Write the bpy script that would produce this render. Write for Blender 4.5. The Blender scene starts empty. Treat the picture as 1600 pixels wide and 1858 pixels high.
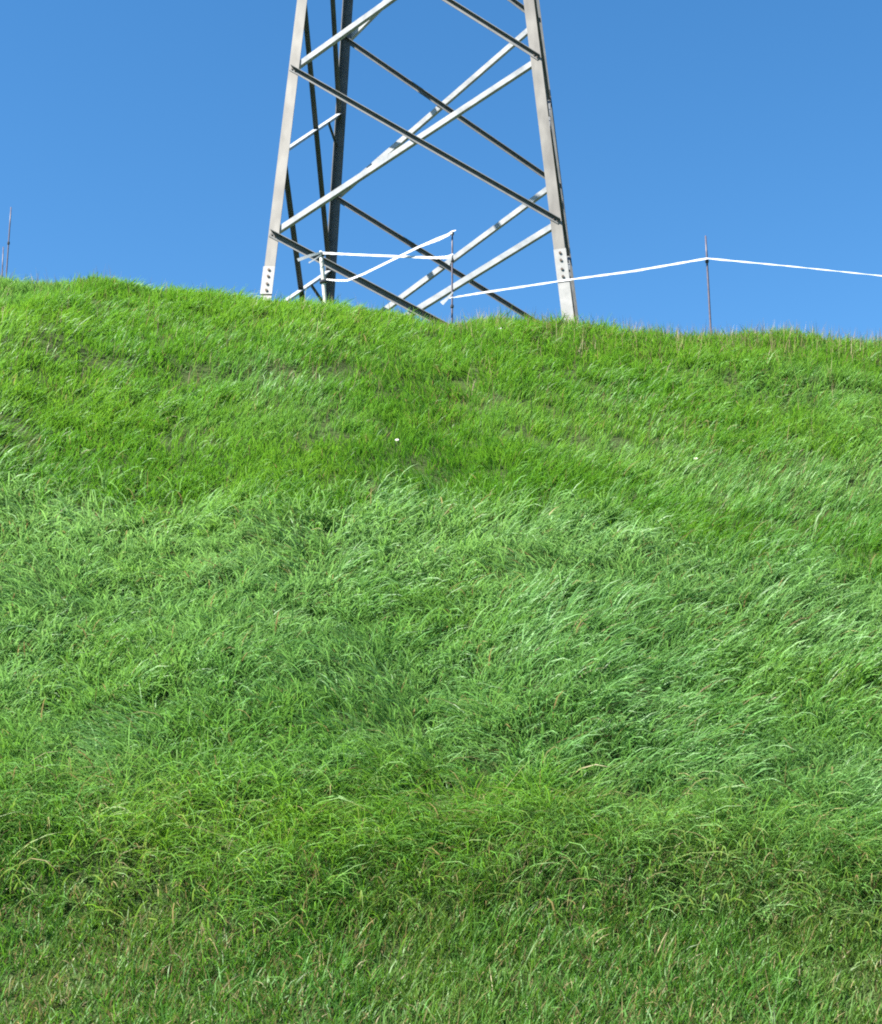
import bpy, math
import numpy as np
from mathutils import Vector, Matrix

SC = bpy.context.scene
COL = SC.collection
RNG = np.random.default_rng(11)

# ------------------------------------------------------------------ camera
F_PX, W_PX, H_PX = 2800.0, 1600.0, 1858.0
PITCH, ROLL = math.radians(15.5), -0.0104
EYE = Vector((0, 0, 1.6))
FWD = Vector((0, math.cos(PITCH), math.sin(PITCH)))
UP0 = Vector((0, -math.sin(PITCH), math.cos(PITCH)))
RIGHT = Vector((1, 0, 0)) * math.cos(ROLL) + UP0 * math.sin(ROLL)
UP = Vector((-1, 0, 0)) * math.sin(ROLL) + UP0 * math.cos(ROLL)
cam = bpy.data.cameras.new('camera')
cam.sensor_fit = 'HORIZONTAL'; cam.sensor_width = 36.0; cam.lens = F_PX / W_PX * 36.0
cam.clip_start = 0.05; cam.clip_end = 6000
cam_o = bpy.data.objects.new('camera', cam); COL.objects.link(cam_o)
M = Matrix((RIGHT, UP, -FWD)).transposed().to_4x4(); M.translation = EYE
cam_o.matrix_world = M
SC.camera = cam_o

# ------------------------------------------------------------------ sky, sun, exposure
SUN_DIR = Vector((-0.85, -0.53, 0.0)).normalized()
SUN_EL = math.radians(48)
world = bpy.data.worlds.new('World'); SC.world = world; world.use_nodes = True
nt = world.node_tree; nt.nodes.clear()
sky = nt.nodes.new('ShaderNodeTexSky'); sky.sky_type = 'NISHITA'; sky.sun_disc = False
sky.sun_elevation = SUN_EL
sky.sun_rotation = math.atan2(SUN_DIR.x, SUN_DIR.y)
sky.altitude = 300; sky.air_density = 1.0; sky.dust_density = 0.2; sky.ozone_density = 2.6
hsv = nt.nodes.new('ShaderNodeHueSaturation'); hsv.inputs['Saturation'].default_value = 1.28; hsv.inputs['Hue'].default_value = .497
bg = nt.nodes.new('ShaderNodeBackground'); bg.inputs['Strength'].default_value = 0.0595
wo = nt.nodes.new('ShaderNodeOutputWorld')
nt.links.new(sky.outputs[0], hsv.inputs['Color']); nt.links.new(hsv.outputs[0], bg.inputs[0]); nt.links.new(bg.outputs[0], wo.inputs[0])
sl = bpy.data.lights.new('sun', 'SUN'); sl.energy = 5.0; sl.angle = math.radians(0.53); sl.color = (1.0, 0.955, 0.88)
so = bpy.data.objects.new('sun', sl); COL.objects.link(so)
sd = SUN_DIR * math.cos(SUN_EL) + Vector((0, 0, math.sin(SUN_EL)))
so.rotation_euler = sd.to_track_quat('Z', 'Y').to_euler(); so.location = (-8, -6, 30)
SC.view_settings.view_transform = 'Standard'; SC.view_settings.look = 'None'
SC.view_settings.exposure = 1.95; SC.view_settings.gamma = 1.0; SC.view_settings.use_curve_mapping = False
SC.cycles.max_bounces = 8; SC.cycles.transmission_bounces = 6
SC.cycles.filter_width = 2.0; SC.cycles.use_denoising = False

# ------------------------------------------------------------------ helpers
def ray(px, row):
    return FWD + RIGHT * ((px - W_PX / 2) / F_PX) + UP * ((H_PX / 2 - row) / F_PX)
def at(px, row, Y):
    d = ray(px, row); return EYE + d * (Y / d.y)
def row_of(P):
    v = Vector(P) - EYE; return H_PX / 2 - F_PX * v.dot(UP) / v.dot(FWD)

def hash2(ix, iy, s):
    h = (ix.astype(np.int64) * 374761393 + iy.astype(np.int64) * 668265263 + s * 1442695041) & 0xffffffff
    h = ((h ^ (h >> 13)) * 1274126177) & 0xffffffff
    h = (h ^ (h >> 16)) & 0xffffffff
    return h / 4294967295.0
def vnoise(x, y, s=0):
    """smooth value noise, -1..1"""
    ix, iy = np.floor(x), np.floor(y); fx, fy = x - ix, y - iy
    fx = fx * fx * fx * (fx * (fx * 6 - 15) + 10); fy = fy * fy * fy * (fy * (fy * 6 - 15) + 10)
    a, b = hash2(ix, iy, s), hash2(ix + 1, iy, s); c, d = hash2(ix, iy + 1, s), hash2(ix + 1, iy + 1, s)
    return ((a + (b - a) * fx) * (1 - fy) + (c + (d - c) * fx) * fy) * 2 - 1
def fbm(x, y, s=0, o=3):
    r, am, t = 0, 1.0, 0
    for k in range(o):
        r = r + am * vnoise(x * 2 ** k + 17.3 * k, y * 2 ** k - 9.1 * k, s + k); t += am; am *= .5
    return r / t
def sstep(a, b, x):
    t = np.clip((x - a) / (b - a), 0, 1); return t * t * (3 - 2 * t)

# ------------------------------------------------------------------ terrain
_Y = np.linspace(-60, 400, 46001)
_S = np.interp(_Y, [-60, -2, 0, 4.5, 6.0, 7.2, 8.5, 12, 14.8, 15.8, 16.8, 18.0, 20, 60, 400],
                   [0, 0, .04, .20, .42, .60, .69, .77, .77, .66, .36, .12, .0, -.02, -.02])
_Z = np.cumsum(_S) * (_Y[1] - _Y[0]); _Z -= np.interp(0, _Y, _Z)
Z_SHIFT = 0.0
# lower rim of the long grass (a small step in the ground) as world y over world x
RIM_X = [-9, -2.1, -1.4, -.95, 0, .5, 1.6, 2.1, 9]; RIM_Y = [7.55, 7.5, 7.5, 7.32, 7.30, 7.34, 7.36, 7.28, 7.3]
def rim(x): return np.interp(x, RIM_X, RIM_Y) + .10 * vnoise(x * 1.05, x * 0 + 3.3, 5) + .08 * vnoise(x * 2.7, x * 0 + 7.3, 6)
def height(x, y):
    x = np.asarray(x, float); y = np.asarray(y, float)
    z = np.interp(y, _Y, _Z) + Z_SHIFT
    up = sstep(8, 15.5, y)
    z = z + up * (-.24 * np.tanh((x + 1.2) / 1.9) - .022 * np.clip(x, -12, 12) - .02 + np.interp(x, [-9, -4.6, -3.6, -2.8, -1, -.1, .7, 1, 1.8, 2.4, 3.4, 4.7, 9], [.22, .20, .17, .11, .13, .17, .14, .13, .16, .15, .05, .06, .04]))
    near = sstep(60, 25, np.hypot(x, y))
    z = z + near * ((.10 - .065 * sstep(12, 15, y)) * fbm(x * .45, y * .45, 21, 2) + .035 * fbm(x * 1.5, y * 1.5, 31, 2) + .030 * sstep(12.2, 11, y) * sstep(7, 8, y) * fbm(x * 3.1, y * 3.1, 33, 2))
    z = z + near * (.10 + .05 * sstep(.2, -.8, x) + .07 * vnoise(x * 1.5 + 5, x * 0, 7)) * sstep(-.16, .16, y - rim(x))           # rim of the long grass
    led = 13.95 + .22 * vnoise(x * .9, y * 0 + 1, 41)   # worn sheep-track ledge high on the left
    z = z + .10 * sstep(-.9, -1.9, x) * (sstep(-.15, .10, y - led) - sstep(.1, 1.3, y - led))
    led2 = 15.6 - .32 * x + .15 * vnoise(x * 1.1, y * 0 + 2, 43)
    z = z + .10 * sstep(2.2, 3.0, x) * (sstep(-.12, .10, y - led2) - sstep(.1, 1.2, y - led2))
    return z

# ------------------------------------------------------------------ materials
def new_mat(name):
    m = bpy.data.materials.new(name); m.use_nodes = True
    n = m.node_tree; n.nodes.clear()
    out = n.nodes.new('ShaderNodeOutputMaterial'); b = n.nodes.new('ShaderNodeBsdfPrincipled')
    n.links.new(b.outputs[0], out.inputs[0]); return m, n, b, out
def noise_mat(name, c1, c2, scale, rough=.6, metal=0.0, bump=0.0, stretch=None, spec=.5):
    m, n, b, out = new_mat(name)
    tc = n.nodes.new('ShaderNodeTexCoord'); tex = n.nodes.new('ShaderNodeTexNoise')
    tex.inputs['Scale'].default_value = scale; tex.inputs['Detail'].default_value = 6
    src = tc.outputs['Object']
    if stretch:
        mp = n.nodes.new('ShaderNodeMapping'); mp.inputs['Scale'].default_value = stretch
        n.links.new(src, mp.inputs[0]); src = mp.outputs[0]
    n.links.new(src, tex.inputs['Vector'])
    cr = n.nodes.new('ShaderNodeValToRGB'); cr.color_ramp.elements[0].position = .32; cr.color_ramp.elements[1].position = .68
    cr.color_ramp.elements[0].color = (*c1, 1); cr.color_ramp.elements[1].color = (*c2, 1)
    n.links.new(tex.outputs[0], cr.inputs[0]); n.links.new(cr.outputs[0], b.inputs['Base Color'])
    b.inputs['Roughness'].default_value = rough; b.inputs['Metallic'].default_value = metal
    b.inputs['Specular IOR Level'].default_value = spec
    if bump:
        bp = n.nodes.new('ShaderNodeBump'); bp.inputs['Strength'].default_value = bump; bp.inputs['Distance'].default_value = .01
        n.links.new(tex.outputs[0], bp.inputs['Height']); n.links.new(bp.outputs[0], b.inputs['Normal'])
    return m
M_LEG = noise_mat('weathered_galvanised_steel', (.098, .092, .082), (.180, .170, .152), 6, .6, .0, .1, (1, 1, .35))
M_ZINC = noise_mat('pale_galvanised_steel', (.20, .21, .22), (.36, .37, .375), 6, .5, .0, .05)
M_SHADE = noise_mat('shade_toned_galvanised_steel', (.058, .062, .064), (.098, .102, .102), 7, .6, .0, .05)  # shade on back legs and descending braces is put into this steel colour
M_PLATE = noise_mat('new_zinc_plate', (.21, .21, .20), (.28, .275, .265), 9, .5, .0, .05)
M_BOLT = noise_mat('shade_toned_bolt', (.03, .025, .02), (.10, .06, .04), 40, .7)  # dark brown carries the shadowed side of the bolt heads
M_TAPE = noise_mat('white_woven_tape', (.40, .41, .42), (.52, .52, .53), 25, .6)
M_POST = noise_mat('dark_fence_post', (.035, .03, .05), (.075, .06, .08), 30, .5)
M_PALEPOST = noise_mat('cream_fence_post', (.36, .35, .30), (.45, .44, .39), 20, .5)
M_INSUL = noise_mat('black_insulator', (.02, .02, .022), (.04, .04, .045), 30, .4)
M_PETAL = noise_mat('white_petal', (.34, .34, .32), (.42, .42, .40), 80, .6)
M_YELLOW = noise_mat('yellow_flower_centre', (.55, .36, .03), (.66, .46, .05), 80, .7)
M_STEM = noise_mat('flower_stem', (.05, .11, .02), (.08, .15, .03), 50, .6)
M_GROUND = noise_mat('hill_turf', (.020, .030, .010), (.040, .062, .017), 28, .95, 0, .6, spec=.1)

def grass_mat():
    m, n, b, out = new_mat('grass_blades')
    at_ = n.nodes.new('ShaderNodeAttribute'); at_.attribute_name = 'col'
    n.links.new(at_.outputs['Color'], b.inputs['Base Color'])
    b.inputs['Roughness'].default_value = .48; b.inputs['Specular IOR Level'].default_value = .28
    tr = n.nodes.new('ShaderNodeBsdfTranslucent')
    hs = n.nodes.new('ShaderNodeHueSaturation'); hs.inputs['Hue'].default_value = .485; hs.inputs['Saturation'].default_value = 1.1; hs.inputs['Value'].default_value = 1.5
    n.links.new(at_.outputs['Color'], hs.inputs['Color']); n.links.new(hs.outputs[0], tr.inputs[0])
    mx = n.nodes.new('ShaderNodeMixShader'); mx.inputs[0].default_value = .36
    n.links.new(b.outputs[0], mx.inputs[1]); n.links.new(tr.outputs[0], mx.inputs[2]); n.links.new(mx.outputs[0], out.inputs[0])
    return m
M_GRASS = grass_mat()

# ------------------------------------------------------------------ mesh helpers
def mesh_obj(name, verts, faces, mat, parent=None, smooth=False):
    me = bpy.data.meshes.new(name); me.from_pydata([tuple(v) for v in verts], [], faces); me.update()
    me.materials.append(mat)
    if smooth: me.polygons.foreach_set('use_smooth', [True] * len(me.polygons))
    o = bpy.data.objects.new(name, me); COL.objects.link(o)
    if parent:
        o.parent = parent; o.matrix_parent_inverse = Matrix.Translation(-parent.location)
    return o
def empty(name, loc, label, cat, group=None):
    o = bpy.data.objects.new(name, None); COL.objects.link(o); o.location = loc; o.empty_display_size = .2
    o['label'] = label; o['category'] = cat
    if group: o['group'] = group
    return o
def tag(o, label, cat, group=None):
    o['label'] = label; o['category'] = cat
    if group: o['group'] = group
def extrude(sec, p0, p1, a, b):
    """cross-section sec [(u,v)] in axes a,b swept from p0 to p1"""
    n = len(sec); vs = [p0 + a * u + b * v for u, v in sec] + [p1 + a * u + b * v for u, v in sec]
    fs = [(i, (i + 1) % n, n + (i + 1) % n, n + i) for i in range(n)]
    fs += [tuple(range(n))[::-1], tuple(range(n, 2 * n))]
    return vs, fs
def angle(p0, p1, a, b, w, t):
    return extrude([(0, 0), (w, 0), (w, t), (t, t), (t, w), (0, w)], p0, p1, a, b)
def tube(pts, rad, k=8):
    vs, fs = [], []
    for i, p in enumerate(pts):
        d = (pts[min(i + 1, len(pts) - 1)] - pts[max(i - 1, 0)]).normalized()
        a = d.cross(Vector((0.3, .95, .1))).normalized(); b = d.cross(a)
        r = rad[i] if hasattr(rad, '__len__') else rad
        for j in range(k):
            an = 2 * math.pi * j / k; vs.append(p + (a * math.cos(an) + b * math.sin(an)) * r)
    for i in range(len(pts) - 1):
        for j in range(k):
            fs.append((i * k + j, i * k + (j + 1) % k, (i + 1) * k + (j + 1) % k, (i + 1) * k + j))
    fs += [tuple(range(k))[::-1], tuple(range((len(pts) - 1) * k, len(pts) * k))]
    return vs, fs

# ------------------------------------------------------------------ hill
def make_hill():
    xs = np.unique(np.concatenate([np.linspace(-900, -40, 20), np.linspace(-40, -9, 32), np.arange(-9, 9.01, .12), np.linspace(9, 40, 32), np.linspace(40, 900, 20)]))
    ys = np.unique(np.concatenate([np.linspace(-900, -20, 18), np.linspace(-20, 4, 30), np.arange(4, 20.01, .09), np.linspace(20, 45, 40), np.linspace(45, 900, 22)]))
    X, Y = np.meshgrid(xs, ys); Z = height(X, Y)
    V = np.stack([X.ravel(), Y.ravel(), Z.ravel()], 1)
    nx = len(xs); i = np.arange(len(ys) - 1)[:, None] * nx + np.arange(nx - 1)[None, :]
    Fq = np.stack([i, i + 1, i + nx + 1, i + nx], -1).reshape(-1, 4)
    me = bpy.data.meshes.new('hill'); me.vertices.add(len(V)); me.vertices.foreach_set('co', V.ravel())
    me.loops.add(Fq.size); me.loops.foreach_set('vertex_index', Fq.ravel().astype(np.int32))
    me.polygons.add(len(Fq)); me.polygons.foreach_set('loop_start', np.arange(0, Fq.size, 4, dtype=np.int32))
    me.polygons.foreach_set('use_smooth', np.ones(len(Fq), bool))
    me.update(); me.validate(); me.materials.append(M_GROUND)
    o = bpy.data.objects.new('hill', me); COL.objects.link(o)
    o['kind'] = 'structure'; o['label'] = 'steep green grassy hill rising to the blue sky'
make_hill()

# ------------------------------------------------------------------ pylon
# outer corner line of each leg: front-left, front-right, back-left, back-right
def leg_line(pt, yt, pb, yb):
    a, b = at(*pt, yt), at(*pb, yb); d = (b - a) / (b.z - a.z)
    return lambda z: a + d * (z - a.z)
LEG = {'fl': leg_line((539, 0), 19.83, (474, 530), 19.51), 'fr': leg_line((968.5, 0), 19.34, (1041, 580), 18.92),
       'bl': leg_line((625, 0), 22.85, (591, 530), 23.29), 'br': leg_line((978, 0), 22.42, (1050, 580), 22.83)}
def node(leg, row):
    lo, hi = 4.0, 30.0
    for _ in range(40):
        m = (lo + hi) / 2
        if row_of(LEG[leg](m)) > row: lo = m
        else: hi = m
    return LEG[leg](lo)
LEG_W, LEG_T = .150, .014
ax_w = (LEG['fr'](11) - LEG['fl'](11)).normalized(); ax_d = Vector((0, 0, 1)).cross(ax_w).normalized()
IN = {'fl': (ax_w, ax_d), 'fr': (-ax_w, ax_d), 'bl': (ax_w, -ax_d), 'br': (-ax_w, -ax_d)}
cen = (LEG['fl'](8.4) + LEG['br'](8.4)) / 2
pylon = empty('pylon', cen, 'tall grey steel lattice pylon standing behind the crest of the hill', 'pylon')
ZTOP = 19.4
def bolts(leg, centre, out, k=6, r=.019, h=.016):
    a = out.orthogonal().normalized(); b = out.cross(a)
    sec = [(math.cos(i * math.pi / 3) * r, math.sin(i * math.pi / 3) * r) for i in range(6)]
    v, f = extrude(sec, centre - out * .004, centre + out * h, a, b)
    mesh_obj('bolt', v, f, M_BOLT, leg)
legs = {}
for k in ('fl', 'fr', 'bl', 'br'):
    u, v = IN[k]; p0, p1 = LEG[k](8.2), LEG[k](ZTOP); d = (p1 - p0).normalized()
    a = (u - d * u.dot(d)).normalized(); b = d.cross(a); b = b if b.dot(v) > 0 else -b
    legs[k] = mesh_obj('leg', *angle(p0, p1, a, b, LEG_W, LEG_T), M_LEG if k[0] == 'f' else M_SHADE, pylon)
    ztop, zbot = {'fl': (484, 534), 'fr': (451, 509), 'bl': (640, 700), 'br': (640, 700)}[k]
    z1, z0 = node(k, ztop).z, node(k, zbot).z
    for (s, o) in ((a, b), (b, a)):       # one splice plate on the outside of each flange
        q0, q1 = LEG[k](z0) - o * .012, LEG[k](z1) - o * .012
        v_, f_ = extrude([(-.010, 0), (LEG_W + .004, 0), (LEG_W + .004, .0115), (-.010, .0115)], q0, q1, s, o)
        pl = mesh_obj('splice_plate', v_, f_, M_PLATE, pylon)
        for t in (.13, .36, .64, .87):
            bolts(pl, LEG[k](z0 + (z1 - z0) * t) + s * (.073 if o is b else .06) - o * .012, -o)
# stub below the splice: newer, paler foot angle
for k in ('fl', 'fr'):
    u, v = IN[k]; p0, p1 = LEG[k](8.2), LEG[k](node(k, {'fl': 537, 'fr': 512}[k]).z); d = (p1 - p0).normalized()
    a = (u - d * u.dot(d)).normalized(); b = d.cross(a); b = b if b.dot(v) > 0 else -b
    off = -(a + b) * .006
    mesh_obj('leg_stub', *angle(p0 + off, p1 + off, a, b, LEG_W + .008, .018), M_PLATE, pylon)
def brace(n0, n1, nout, kind, w, mat, over=.03, name='brace'):
    """angle bar on a face; 'front': stands on the viewer side with its outstanding flange on top; 'behind': plain flange to the viewer"""
    e = (n1 - n0).normalized(); n = (nout - e * nout.dot(e)).normalized()
    m = n.cross(e); m = m if m.z > 0 else -m
    p0, p1 = n0 - e * over, n1 + e * over
    if kind == 'front': c, a, b = m * w / 2 + n * .004, -m, n
    elif kind == 'behind': c, a, b = -m * w / 2 - n * .018, m, -n
    elif kind == 'inner': c, a, b = m * w / 2 - n * .018, -m, -n
    o = mesh_obj(name, *angle(p0 + c, p1 + c, a, b, w, .008), mat, pylon)
    for q in (n0, n1):
        s_ = e if q is n0 else -e
        for k_ in (.0, .055): bolts(o, q + s_ * k_ + c + a * w * .5 + n * (.008 if kind == 'front' else .0), n, r=.012, h=.012)
    return o
def inset(leg, row, s):
    """point a little inside the corner along the face direction s"""
    return node(leg, row) + s * .055
T = -ax_d     # towards the viewer
fl, fr = (lambda r: inset('fl', r, ax_w)), (lambda r: inset('fr', r, -ax_w))
bl, br = (lambda r: inset('bl', r, ax_w)), (lambda r: inset('br', r, -ax_w))
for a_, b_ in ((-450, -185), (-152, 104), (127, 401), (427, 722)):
    brace(fl(a_), fr(b_), T, 'front', .068 if b_ < 600 else .085, M_SHADE)
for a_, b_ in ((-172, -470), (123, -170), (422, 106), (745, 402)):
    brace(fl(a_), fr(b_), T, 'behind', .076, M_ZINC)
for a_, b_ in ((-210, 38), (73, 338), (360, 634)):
    brace(bl(a_), br(b_), T, 'front', .072, M_SHADE)
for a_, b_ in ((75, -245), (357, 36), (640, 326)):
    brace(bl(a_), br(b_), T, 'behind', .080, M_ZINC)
L_OUT = -ax_w
sfl, sbl = (lambda r: inset('fl', r, ax_d)), (lambda r: inset('bl', r, -ax_d))
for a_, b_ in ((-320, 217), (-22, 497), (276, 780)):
    brace(sfl(a_), sbl(b_), L_OUT, 'inner', .070, M_SHADE)
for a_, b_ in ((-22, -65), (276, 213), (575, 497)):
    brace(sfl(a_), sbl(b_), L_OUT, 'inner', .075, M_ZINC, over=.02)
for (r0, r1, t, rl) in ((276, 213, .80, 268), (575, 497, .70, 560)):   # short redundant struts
    p = sfl(r0).lerp(sbl(r1), t); brace(p, sbl(rl), L_OUT, 'inner', .035, M_SHADE, name='strut')
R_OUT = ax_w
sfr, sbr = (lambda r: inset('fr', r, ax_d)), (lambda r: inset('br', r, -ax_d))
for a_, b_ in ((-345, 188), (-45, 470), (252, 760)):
    brace(sfr(a_), sbr(b_), R_OUT, 'inner', .060, M_SHADE)
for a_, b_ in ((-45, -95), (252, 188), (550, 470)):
    brace(sfr(a_), sbr(b_), R_OUT, 'inner', .060, M_SHADE)

# ------------------------------------------------------------------ electric fence
def post(name, top, bot, Y, r, mat, label, clips, group='thin dark fence posts along the crest', sides=8):
    a, b = at(*top, Y), at(*bot, Y)
    e = (a - b).normalized(); gz = float(height(b.x, b.y)) - .05
    b = b - e * max(0, (b.z - gz)) / e.z
    o = empty(name, b, label, 'fence post', group)
    mid = [b.lerp(a, t) for t in np.linspace(0, 1, 7)]
    mesh_obj('rod', *tube(mid, [r] * 6 + [r * .8], sides), mat, o, True)
    for c in clips:
        p = a.lerp(b, c); mesh_obj('insulator', *tube([p - e * .022, p - e * .012, p + e * .012, p + e * .022], [r * 1.3, r * 1.9, r * 1.9, r * 1.3], sides), M_INSUL, o)
    return a, b
YF = 17.3
post('fence_post', (1280, 428), (1290, 612), YF, .0125, M_POST, 'thin dark post standing alone right of the pylon with white tape over it', [.22])
post('fence_post', (820.5, 418), (820, 590), 17.0, .0115, M_POST, 'thin dark post inside the pylon frame holding three white tapes', [.03, .28, .70])
post('fence_post', (20, 376), (10, 520), 18.2, .009, M_POST, 'taller of the two thin dark posts at the far left edge', [.35])
post('fence_post', (6, 448), (3, 520), 20.5, .009, M_POST, 'shorter of the two thin dark posts at the far left edge', [.3])
post('fence_post', (582, 456), (592, 575), 17.2, .026, M_PALEPOST, 'cream fence post beside the back leg of the pylon', [.05, .45], 'cream fence posts')

TW = -.6
def ribbon(name, pts, w, mat, parent=None, twist=None, seg=28, sag=0.0, thick=.0022, wav=0.0):
    """flat woven tape of real thickness through pts; twist = roll angle (radians) at each point"""
    P, A, Wd = [], [], []
    for i in range(len(pts) - 1):
        n = seg if i < len(pts) - 2 else seg + 1
        for j in range(n):
            t = j / seg; p = pts[i].lerp(pts[i + 1], t); p = p - Vector((0, 0, sag * 4 * t * (1 - t)))
            P.append(p); A.append(TW * (twist[i] * (1 - t) + twist[i + 1] * t) + wav * math.sin((i + t) * 23)); Wd.append((w[i] * (1 - t) + w[i + 1] * t) if hasattr(w, '__len__') else w)
    vs, fs = [], []
    for i, p in enumerate(P):
        d = (P[min(i + 1, len(P) - 1)] - P[max(i - 1, 0)]).normalized()
        s = d.cross(Vector((0, 1, 0))).normalized(); n = d.cross(s)
        c, sn = math.cos(A[i]), math.sin(A[i]); a, b = s * c + n * sn, n * c - s * sn
        h, k = Wd[i] * .31, thick / 2
        vs += [p + a * h + b * k, p - a * h + b * k, p - a * h - b * k, p + a * h - b * k]
    for i in range(len(P) - 1):
        for j in range(4): fs.append((i * 4 + j, i * 4 + (j + 1) % 4, i * 4 + 4 + (j + 1) % 4, i * 4 + 4 + j))
    m = len(P) * 4; fs += [(3, 2, 1, 0), (m - 4, m - 3, m - 2, m - 1)]
    return mesh_obj(name, vs, fs, mat, parent)
def tape(label, pts, w, twist, tails=(), sag=.0, wav=0.0):
    loc = pts[0].copy(); o = empty('fence_tape', loc, label, 'fence tape', 'white electric fence tapes')
    ribbon('strip', pts, w, M_TAPE, o, twist, sag=sag, wav=wav)
    for tp, tw, tt in tails: ribbon('tail', tp, tw, M_TAPE, o, tt, seg=8)
YT = YF - .03
tape('white tape running from the pylon out over the right fence post', 
     [at(815, 541, 16.95), at(870, 532, 16.97), at(1030, 508, 17.1), at(1150, 492, 17.2), at(1283, 469, YT), at(1440, 484, YT), at(1640, 505, YT), at(1960, 530, YT)],
     [.030, .050, .048, .05, .050, .034, .034, .03], [1.0, .5, .9, .5, .8, 1.0, 1.1, 1.0],
     [([at(822, 530, 16.94), at(812, 541, 16.93), at(801, 551, 16.92)], [.02, .05, .085], [.3, .2, .1])], wav=.22)
tape('level white tape between the cream post and the middle dark post',
     [at(583, 459, 17.16), at(640, 462, 17.13), at(740, 466, 17.05), at(790, 468, 17.0), at(812, 467, 16.98), at(822, 461, 16.97)],
     [.055, .052, .050, .060, .075, .030], [.4, .5, .3, .5, .3, .4],
     [([at(584, 458, 17.15), at(562, 464, 17.12), at(540, 472, 17.08)], [.035, .055, .065], [.5, .3, .2]),
      ([at(583, 462, 17.14), at(572, 470, 17.13), at(560, 477, 17.11)], [.02, .022, .028], [.5, .3, .2]),
      ([at(820, 462, 16.96), at(817, 472, 16.95), at(814, 481, 16.95)], [.025, .03, .04], [.5, .3, .2])], wav=.15)
tape('slanting white tape dipping from the middle post top to the cream post',
     [at(592, 507, 17.17), at(610, 509, 17.15), at(630, 509, 17.13), at(660, 497, 17.1), at(760, 448, 17.0), at(795, 434, 16.98), at(820, 423, 16.97)],
     [.035, .045, .045, .048, .050, .085, .055], [.6, .4, .5, .4, .5, .2, .3],
     [([at(814, 424, 16.96), at(820, 420, 16.95), at(827, 418, 16.94)], [.03, .03, .02], [.3, .4, .5])], wav=.15)

# ------------------------------------------------------------------ grass
def tangent_frame(x, y, e=.06):
    hx = (height(x + e, y) - height(x - e, y)) / (2 * e); hy = (height(x, y + e) - height(x, y - e)) / (2 * e)
    N = np.stack([-hx, -hy, np.ones_like(hx)], 1); N /= np.linalg.norm(N, axis=1, keepdims=True)
    return N
def grow(name, label, x, y, L, W, phi, a0, a1, rollw, col, tipcol, up_mix=.5, segs=3, tip=.12):
    """one mesh of many blades; phi = lean bearing in plan, a0 -> a1 lean angle from root to tip"""
    n = len(x); N = tangent_frame(x, y)
    U = N * up_mix; U[:, 2] += 1 - up_mix; U /= np.linalg.norm(U, axis=1, keepdims=True)
    T = np.stack([np.cos(phi), np.sin(phi), np.zeros(n)], 1)
    T -= U * (T * U).sum(1, keepdims=True); T /= np.linalg.norm(T, axis=1, keepdims=True)
    S = np.cross(T, U)
    P = np.stack([x, y, height(x, y) - .012], 1)
    nv = 2 * segs + 1
    V = np.empty((n, nv, 3), np.float32)
    for s in range(segs + 1):
        t = s / segs; a = a0 + (a1 - a0) * t ** 1.15
        D = U * np.cos(a)[:, None] + T * np.sin(a)[:, None]
        wv = S * np.cos(rollw)[:, None] + np.cross(D, S) * np.sin(rollw)[:, None]
        hw = (W * (.75, 1.0, .85, .6, .4, .3)[s] if segs > 3 else W * (.8, 1.0, .72, .4)[s]) / 2
        if s < segs:
            V[:, 2 * s] = P + wv * hw[:, None]; V[:, 2 * s + 1] = P - wv * hw[:, None]
        else: V[:, 2 * s] = P
        am = a0 + (a1 - a0) * (t + .5 / segs) ** 1.15
        P = P + (U * np.cos(am)[:, None] + T * np.sin(am)[:, None]) * (L / segs)[:, None]
    base = np.arange(n)[:, None] * nv
    quads = np.concatenate([base + np.array([2 * s, 2 * s + 1, 2 * s + 3, 2 * s + 2]) for s in range(segs - 1)], 1).reshape(n, segs - 1, 4)
    tri = base + np.array([2 * segs - 2, 2 * segs - 1, 2 * segs])
    me = bpy.data.meshes.new(name); me.vertices.add(n * nv); me.vertices.foreach_set('co', V.ravel())
    nl = n * (4 * (segs - 1) + 3)
    li = np.concatenate([quads.reshape(n, -1), tri], 1).ravel().astype(np.int32)
    me.loops.add(nl); me.loops.foreach_set('vertex_index', li)
    per = np.concatenate([np.arange(segs - 1) * 4, [4 * (segs - 1)]])
    ls = (np.arange(n)[:, None] * (4 * (segs - 1) + 3) + per[None]).ravel().astype(np.int32)
    me.polygons.add(n * segs); me.polygons.foreach_set('loop_start', ls)
    me.polygons.foreach_set('use_smooth', np.ones(n * segs, bool))
    ca = me.attributes.new('col', 'FLOAT_COLOR', 'POINT')
    C = np.ones((n, nv, 4), np.float32)
    for s in range(segs + 1):
        t = s / segs; c = col * (1 - t) + tipcol * t
        C[:, 2 * s, :3] = c
        if s < segs: C[:, 2 * s + 1, :3] = c
    ca.data.foreach_set('color', C.ravel())
    me.update(); me.materials.append(M_GRASS)
    o = bpy.data.objects.new(name, me); COL.objects.link(o)
    o['kind'] = 'stuff'; o['label'] = label; o['category'] = 'grass'
    return o

# boundary between the bluish lodged grass and the fine upper grass, world y over x
UPB_X = [-9, -3.5, -2.8, -2.3, -1.0, -.5, .2, .9, 1.5, 2.2, 2.7, 3.0, 9]; UPB_Y = [11.7, 11.7, 11.6, 11.3, 11.25, 11.5, 11.4, 11.3, 11.1, 10.9, 10.7, 10.5, 10.1]
def upb(x): return np.interp(x, UPB_X, UPB_Y) + .42 * fbm(x * 1.5, x * 0 + 8.8, 55, 3)

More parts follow.
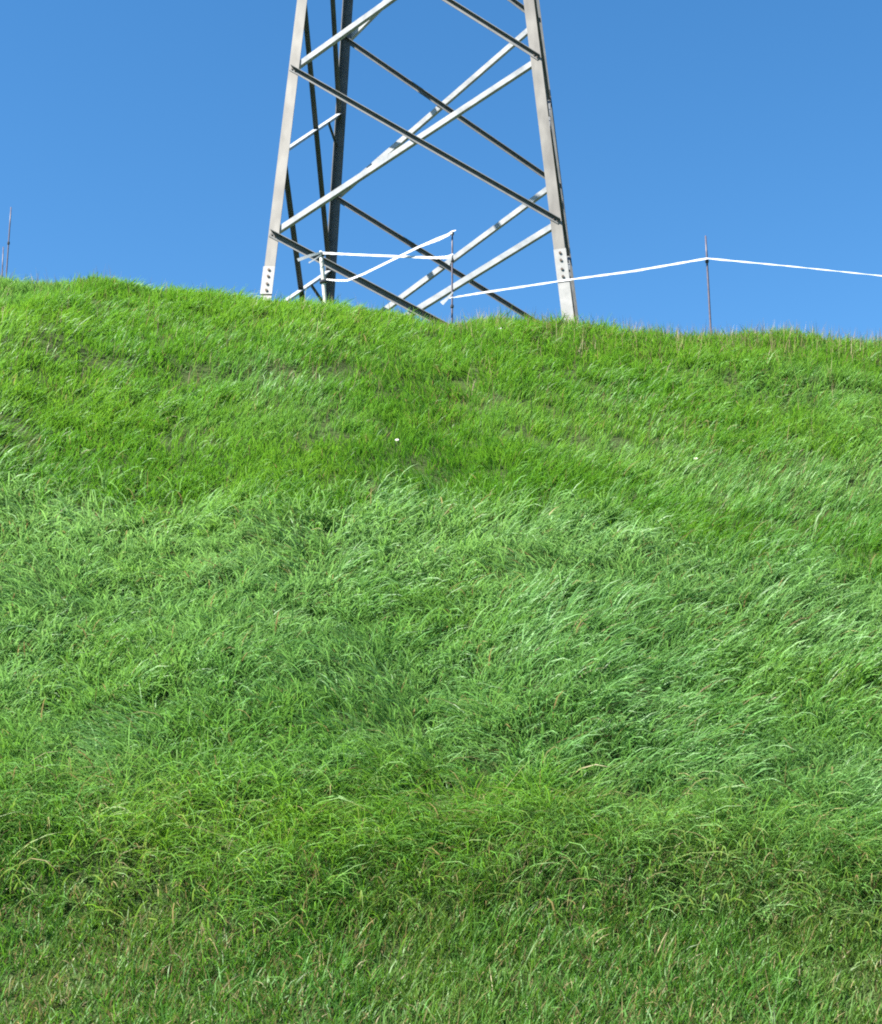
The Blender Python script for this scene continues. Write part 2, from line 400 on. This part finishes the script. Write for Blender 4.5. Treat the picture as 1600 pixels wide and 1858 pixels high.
def clumps(density, ymin, ymax, per, rad):
    """blade roots gathered into clumps over the visible part of the slope; density in blades per square metre at 10 m"""
    xs, ys, ids = [], [], []
    A = []
    ymax_ = ymax
    ncand = int(density / per * (ymax_ - ymin) * 16)
    cx = RNG.uniform(-8, 8, ncand); cy = RNG.uniform(ymin, ymax_, ncand)
    half = .30 * (cy + 2.2) + .9
    keep = (np.abs(cx) < half) & (RNG.uniform(0, 1, ncand) < np.clip((9.0 / np.maximum(cy, 6)) ** 1.2, 0, 1))
    cx, cy = cx[keep], cy[keep]
    k = RNG.poisson(per, len(cx)); ids = np.repeat(np.arange(len(cx)), k)
    r = rad * np.abs(RNG.normal(0, 1, len(ids))); th = RNG.uniform(0, 2 * np.pi, len(ids))
    x = cx[ids] + r * np.cos(th); y = cy[ids] + r * np.sin(th)
    return x, y, ids, len(cx), th, r / rad, cx, cy

def mixc(a, b, t): return np.asarray(a)[None] * (1 - t[:, None]) + np.asarray(b)[None] * t[:, None]
def U_(lo, hi, n): return RNG.uniform(lo, hi, n)
def N_(m, s, n): return RNG.normal(m, s, n)

BLUE = (.076, .184, .048); BLUE2 = (.132, .254, .084); GREEN = (.060, .168, .025); LIME = (.102, .222, .036)
DEEP = (.038, .110, .021); OLIVE = (.086, .152, .032); STRAW = (.23, .20, .09); BROWN = (.11, .085, .04)

def dist_w(y): return np.clip(y / 9.0, .8, 1.7)

def make_mid():
    x, y, ids, nc, th, rr, cx, cy = clumps(4450, 6.6, 13.0, 26, .08)
    b = upb(x) + N_(0, .22, len(x)); lo = rim(x)
    edge = sstep(0, 1, (y - lo + .02) / .25)
    keep = (y < b) & (y > lo + N_(.0, .17, len(x)))
    keep &= ~((fbm(x * 2.4, y * 4.5, 63, 2) > .18 + .12 * sstep(-.5, .5, x)) & (np.abs(y - rim(x) - .03) < .26) & (RNG.uniform(0, 1, len(x)) < .62))   # hollows under the fringe
    x, y, ids, th, rr, edge = x[keep], y[keep], ids[keep], th[keep], rr[keep], edge[keep]
    n = len(x); lowz = sstep(1.05, .3, y - rim(x) + .25 * fbm(x * 1.1, y * 1.1, 61, 2))    # yellower long fringe near the rim
    flow = -np.pi / 2 + (1 - .5 * lowz) * (.95 * fbm(x * .55 + 3, y * .7, 71, 2) + 1.35 * fbm(x * 1.7, y * 2.1, 75, 2))
    crn = N_(0, .45, nc)[ids]
    phi = flow + .25 + crn + N_(0, .58, n)
    rad = np.stack([np.cos(th), np.sin(th)], 1) * (rr * .28)[:, None]
    phi = np.arctan2(np.sin(phi) + rad[:, 1], np.cos(phi) + rad[:, 0])
    cl = np.exp(N_(0, .22, nc))[ids]
    L = (.21 + .10 * lowz) * (.55 + .45 * sstep(-.3, .3, y - rim(x))) * cl * U_(.65, 1.25, n)
    lodge = np.clip(.78 + .30 * fbm(x * .9, y * .9, 81, 2) + N_(0, .13, nc)[ids], .3, 1.15)
    a0 = U_(.0, .45, n) * lodge + .15 * lowz; a1 = 1.05 + .65 * lodge + N_(0, .3, n) + .25 * lowz
    W = U_(.0050, .0102, n) * np.clip(y / 9.0, .85, 1.4) * (1 - .38 * lowz)
    tone = np.clip(.5 + .8 * fbm(x * .8, y * .8, 91, 3) + N_(0, .25, nc)[ids] + N_(0, .12, n), 0, 1)
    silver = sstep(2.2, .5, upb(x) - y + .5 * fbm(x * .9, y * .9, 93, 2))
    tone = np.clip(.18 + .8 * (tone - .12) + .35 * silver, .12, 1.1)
    yel = np.clip(.22 - .25 * silver + .9 * fbm(x * 1.0 + 9, y * 1.2, 95, 3) + .75 * lowz + N_(0, .2, nc)[ids], 0, 1)
    base = mixc(BLUE, BLUE2, tone); base = base * (1 - yel[:, None]) + mixc(GREEN, LIME, np.clip(tone + .25 * lowz, 0, 1.1)) * yel[:, None]
    dry = (U_(0, 1, n) < .02 + .03 * lowz); base[dry] = mixc(STRAW, BROWN, U_(0, 1, dry.sum()))
    base *= np.exp(N_(0, .16, n))[:, None]
    grow('lodged_grass', 'long bluish green grass combed over on the middle of the slope', x, y, L, W, phi, a0, a1, N_(0, .6, n), base, base * 1.12, .55, 4)
    return n
def make_upper():
    x, y, ids, nc, th, rr, cx, cy = clumps(4250, 9.6, 19.0, 30, .09)
    keep = y > upb(x) + N_(0, .22, len(x)); x, y, ids, th, rr = x[keep], y[keep], ids[keep], th[keep], rr[keep]
    n = len(x)
    flow = -np.pi / 2 + .5 + 1.3 * fbm(x * .5 + 13, y * .5, 171, 2) + .6 * fbm(x * 1.6, y * 1.6, 175, 2)
    phi = flow + N_(0, .4, nc)[ids] + N_(0, .6, n)
    tuft = np.clip(.55 + .7 * fbm(x * .75, y * .75, 181, 3), 0, 1)
    L = (.09 + .13 * tuft) * np.exp(N_(0, .18, nc))[ids] * U_(.6, 1.25, n)
    a0 = U_(0, .5, n); a1 = .85 + .85 * tuft + N_(0, .35, n)
    W = U_(.0036, .0062, n) * dist_w(y)
    right = sstep(0, 4, x)
    tone = np.clip(.55 + .7 * fbm(x * .7, y * .7, 191, 3) + N_(0, .22, nc)[ids] + N_(0, .15, n), 0, 1)
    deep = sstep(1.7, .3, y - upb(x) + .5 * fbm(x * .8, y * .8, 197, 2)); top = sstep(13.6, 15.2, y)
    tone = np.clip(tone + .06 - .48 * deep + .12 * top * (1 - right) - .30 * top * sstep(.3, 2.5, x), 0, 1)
    dull = sstep(1.0, .1, np.abs(y - 13.2 - .2 * fbm(x * .7, y * .3, 198, 2)))
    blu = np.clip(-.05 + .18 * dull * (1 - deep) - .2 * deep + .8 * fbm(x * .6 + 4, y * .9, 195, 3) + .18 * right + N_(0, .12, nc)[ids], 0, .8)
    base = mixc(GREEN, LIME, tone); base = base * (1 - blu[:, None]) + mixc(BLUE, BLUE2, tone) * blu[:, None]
    brn = .35 * np.clip(1.2 * fbm(x * .9, y * .9, 199, 3) - .15 + .9 * sstep(1.0, .2, np.hypot((x + 2.9) / 2.0, (y - 13.4) / .5)) + .5 * sstep(1, .2, np.hypot((x - 1.1) / 1.8, (y - 13.8) / .6)), 0, 1)
    dry = U_(0, 1, n) < .015 + .20 * brn; base[dry] = mixc(STRAW, BROWN, U_(0, 1, dry.sum()))
    base *= np.exp(N_(0, .14, n))[:, None]
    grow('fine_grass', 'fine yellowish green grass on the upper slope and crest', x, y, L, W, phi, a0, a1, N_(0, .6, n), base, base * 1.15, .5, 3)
    return n
def make_lower():
    x, y, ids, nc, th, rr, cx, cy = clumps(11000, 5.5, 8.0, 16, .05)
    keep = y < rim(x) + N_(.02, .17, len(x)); x, y, ids, th, rr = x[keep], y[keep], ids[keep], th[keep], rr[keep]
    n = len(x)
    phi = U_(-np.pi, np.pi, nc)[ids] * .7 - np.pi / 4 + N_(0, 1.3, n)
    L = (1 + .9 * sstep(-.5, .1, y - rim(x))) * (.074 + .03 * fbm(x * 1.4, y * 1.4, 281, 2)) * np.exp(N_(0, .25, nc))[ids] * U_(.5, 1.45, n)
    a0 = U_(-.1, .6, n); a1 = .95 + N_(.1, .45, n)
    W = U_(.0038, .0066, n)
    tone = np.clip(.5 + .9 * fbm(x * 1.2, y * 1.2, 291, 3) + N_(0, .25, nc)[ids] + N_(0, .15, n), 0, 1)
    yel = np.clip(.68 + .8 * fbm(x * 1.6, y * 1.6, 297, 2) + N_(0, .25, nc)[ids], 0, 1)
    base = mixc(DEEP, GREEN, tone) * (1 - yel[:, None]) + mixc(GREEN, OLIVE, tone) * yel[:, None]
    drym = .10 + .18 * np.clip(fbm(x * 1.1, y * 1.5, 299, 3) + .25, 0, 1)
    dry = U_(0, 1, n) < drym; base[dry] = mixc(STRAW, BROWN, U_(0, 1, dry.sum()))
    base *= np.exp(N_(0, .2, n))[:, None]
    grow('mown_grass', 'short dark mown grass with dry bits at the foot of the slope', x, y, L, W, phi, a0, a1, N_(0, .7, n), base, base * 1.1, .35, 3)
    return n
def make_strands():
    n = 16000; x = U_(-5, 5, n); y = U_(6.9, 12.0, n)
    fr = sstep(1.3, .2, y - rim(x)); k = (np.abs(x) < .30 * (y + 2.2) + .9) & (y > rim(x) - .12) & (y < upb(x) + .2) & (U_(0, 1, n) < .35 + .65 * fr)
    k &= fbm(x * 1.4, y * 1.4, 401, 2) + N_(0, .35, n) > -.15
    x, y = x[k], y[k]; n = len(x); fr = sstep(1.3, .2, y - rim(x))
    phi = -np.pi / 2 + 1.1 * fbm(x * .55 + 3, y * .7, 71, 2) + 1.2 * fbm(x * 1.7, y * 2.1, 75, 2) + .2 + N_(0, .55, n)
    L = U_(.24, .40, n) * (1 + .15 * fr); a0 = U_(.1, .5, n); a1 = U_(1.5, 2.25, n)
    base = mixc((.100, .215, .075), (.150, .262, .110), U_(0, 1, n)) * (1 - fr[:, None]) + mixc((.105, .210, .045), (.185, .245, .075), U_(0, 1, n)) * fr[:, None]
    d = U_(0, 1, n) < .05 + .10 * fr; base[d] = mixc((.24, .22, .10), (.19, .15, .07), U_(0, 1, d.sum()))
    grow('long_strands', 'long pale arching grass strands hanging over the lower slope', x, y, L, U_(.0055, .0095, n), phi, a0, a1, N_(0, .6, n), base, base * 1.08, .5, 5)
def make_stalks():
    n = 13000; x = U_(-6, 6.5, n); y = U_(13.0, 18.3, n)
    pr = .12 + .88 * sstep(-.5, 1.5, x) * sstep(14.5, 16.2, y); k = U_(0, 1, n) < pr; x, y = x[k], y[k]; n = len(x)
    phi = U_(-np.pi, np.pi, n); L = U_(.16, .34, n); a0 = U_(0, .2, n); a1 = U_(.1, .7, n)
    base = mixc((.20, .15, .08), (.16, .17, .06), U_(0, 1, n)); tip = mixc((.30, .20, .13), (.24, .20, .09), U_(0, 1, n))
    grow('seed_stalks', 'thin brownish seed stalks standing along the crest', x, y, L, U_(.0035, .006, n), phi, a0, a1, N_(0, .6, n), base, tip, .2, 3)
counts = [make_mid(), make_upper(), make_lower()]
make_strands()
make_stalks()
print('BLADES', counts, sum(counts))

# ------------------------------------------------------------------ white flowers
def hit(px, row):
    d = ray(px, row); t = 4.0
    while t < 30:
        p = EYE + d * t
        if p.z < float(height(p.x, p.y)) + .10: return p
        t += .01
    return None
for (px, row, label) in ((720, 798, 'small white flower left of the centre on the upper slope'),
                         (1262, 832, 'lower of two white flowers right of centre on the upper slope'),
                         (1349, 800, 'upper of two white flowers right of centre on the upper slope'),
                         (907, 596, 'small white flower on the crest just left of the right pylon leg')):
    p = hit(px, row)
    if p is None: continue
    g = Vector((p.x, p.y, float(height(p.x, p.y))))
    o = empty('white_flower', g, label, 'flower', 'white flowers on the upper slope')
    head = p.copy(); nrm = Vector((-.1, -.75, .65)).normalized()
    mesh_obj('stem', *tube([g, g.lerp(head, .5) + Vector((.006, -.004, .01)), head - nrm * .004], [.002, .0018, .0016], 5), M_STEM, o)
    a = nrm.orthogonal().normalized(); b = nrm.cross(a)
    for i in range(10):
        an = 2 * math.pi * i / 10; d = a * math.cos(an) + b * math.sin(an); s = nrm.cross(d)
        pv = [head + d * .004 - s * .002, head + d * .013 - s * .0045 + nrm * .001, head + d * .020 + nrm * .0005, head + d * .013 + s * .0045 + nrm * .001, head + d * .004 + s * .002]
        pv += [q - nrm * .0008 for q in pv]
        mesh_obj('petal', pv, [(0, 1, 2, 3, 4), (9, 8, 7, 6, 5)] + [(j, j + 5, (j + 1) % 5 + 5, (j + 1) % 5) for j in range(5)], M_PETAL, o)
    mesh_obj('flower_centre', *tube([head - nrm * .001, head + nrm * .0025, head + nrm * .004], [.005, .0055, .003], 8), M_YELLOW, o)
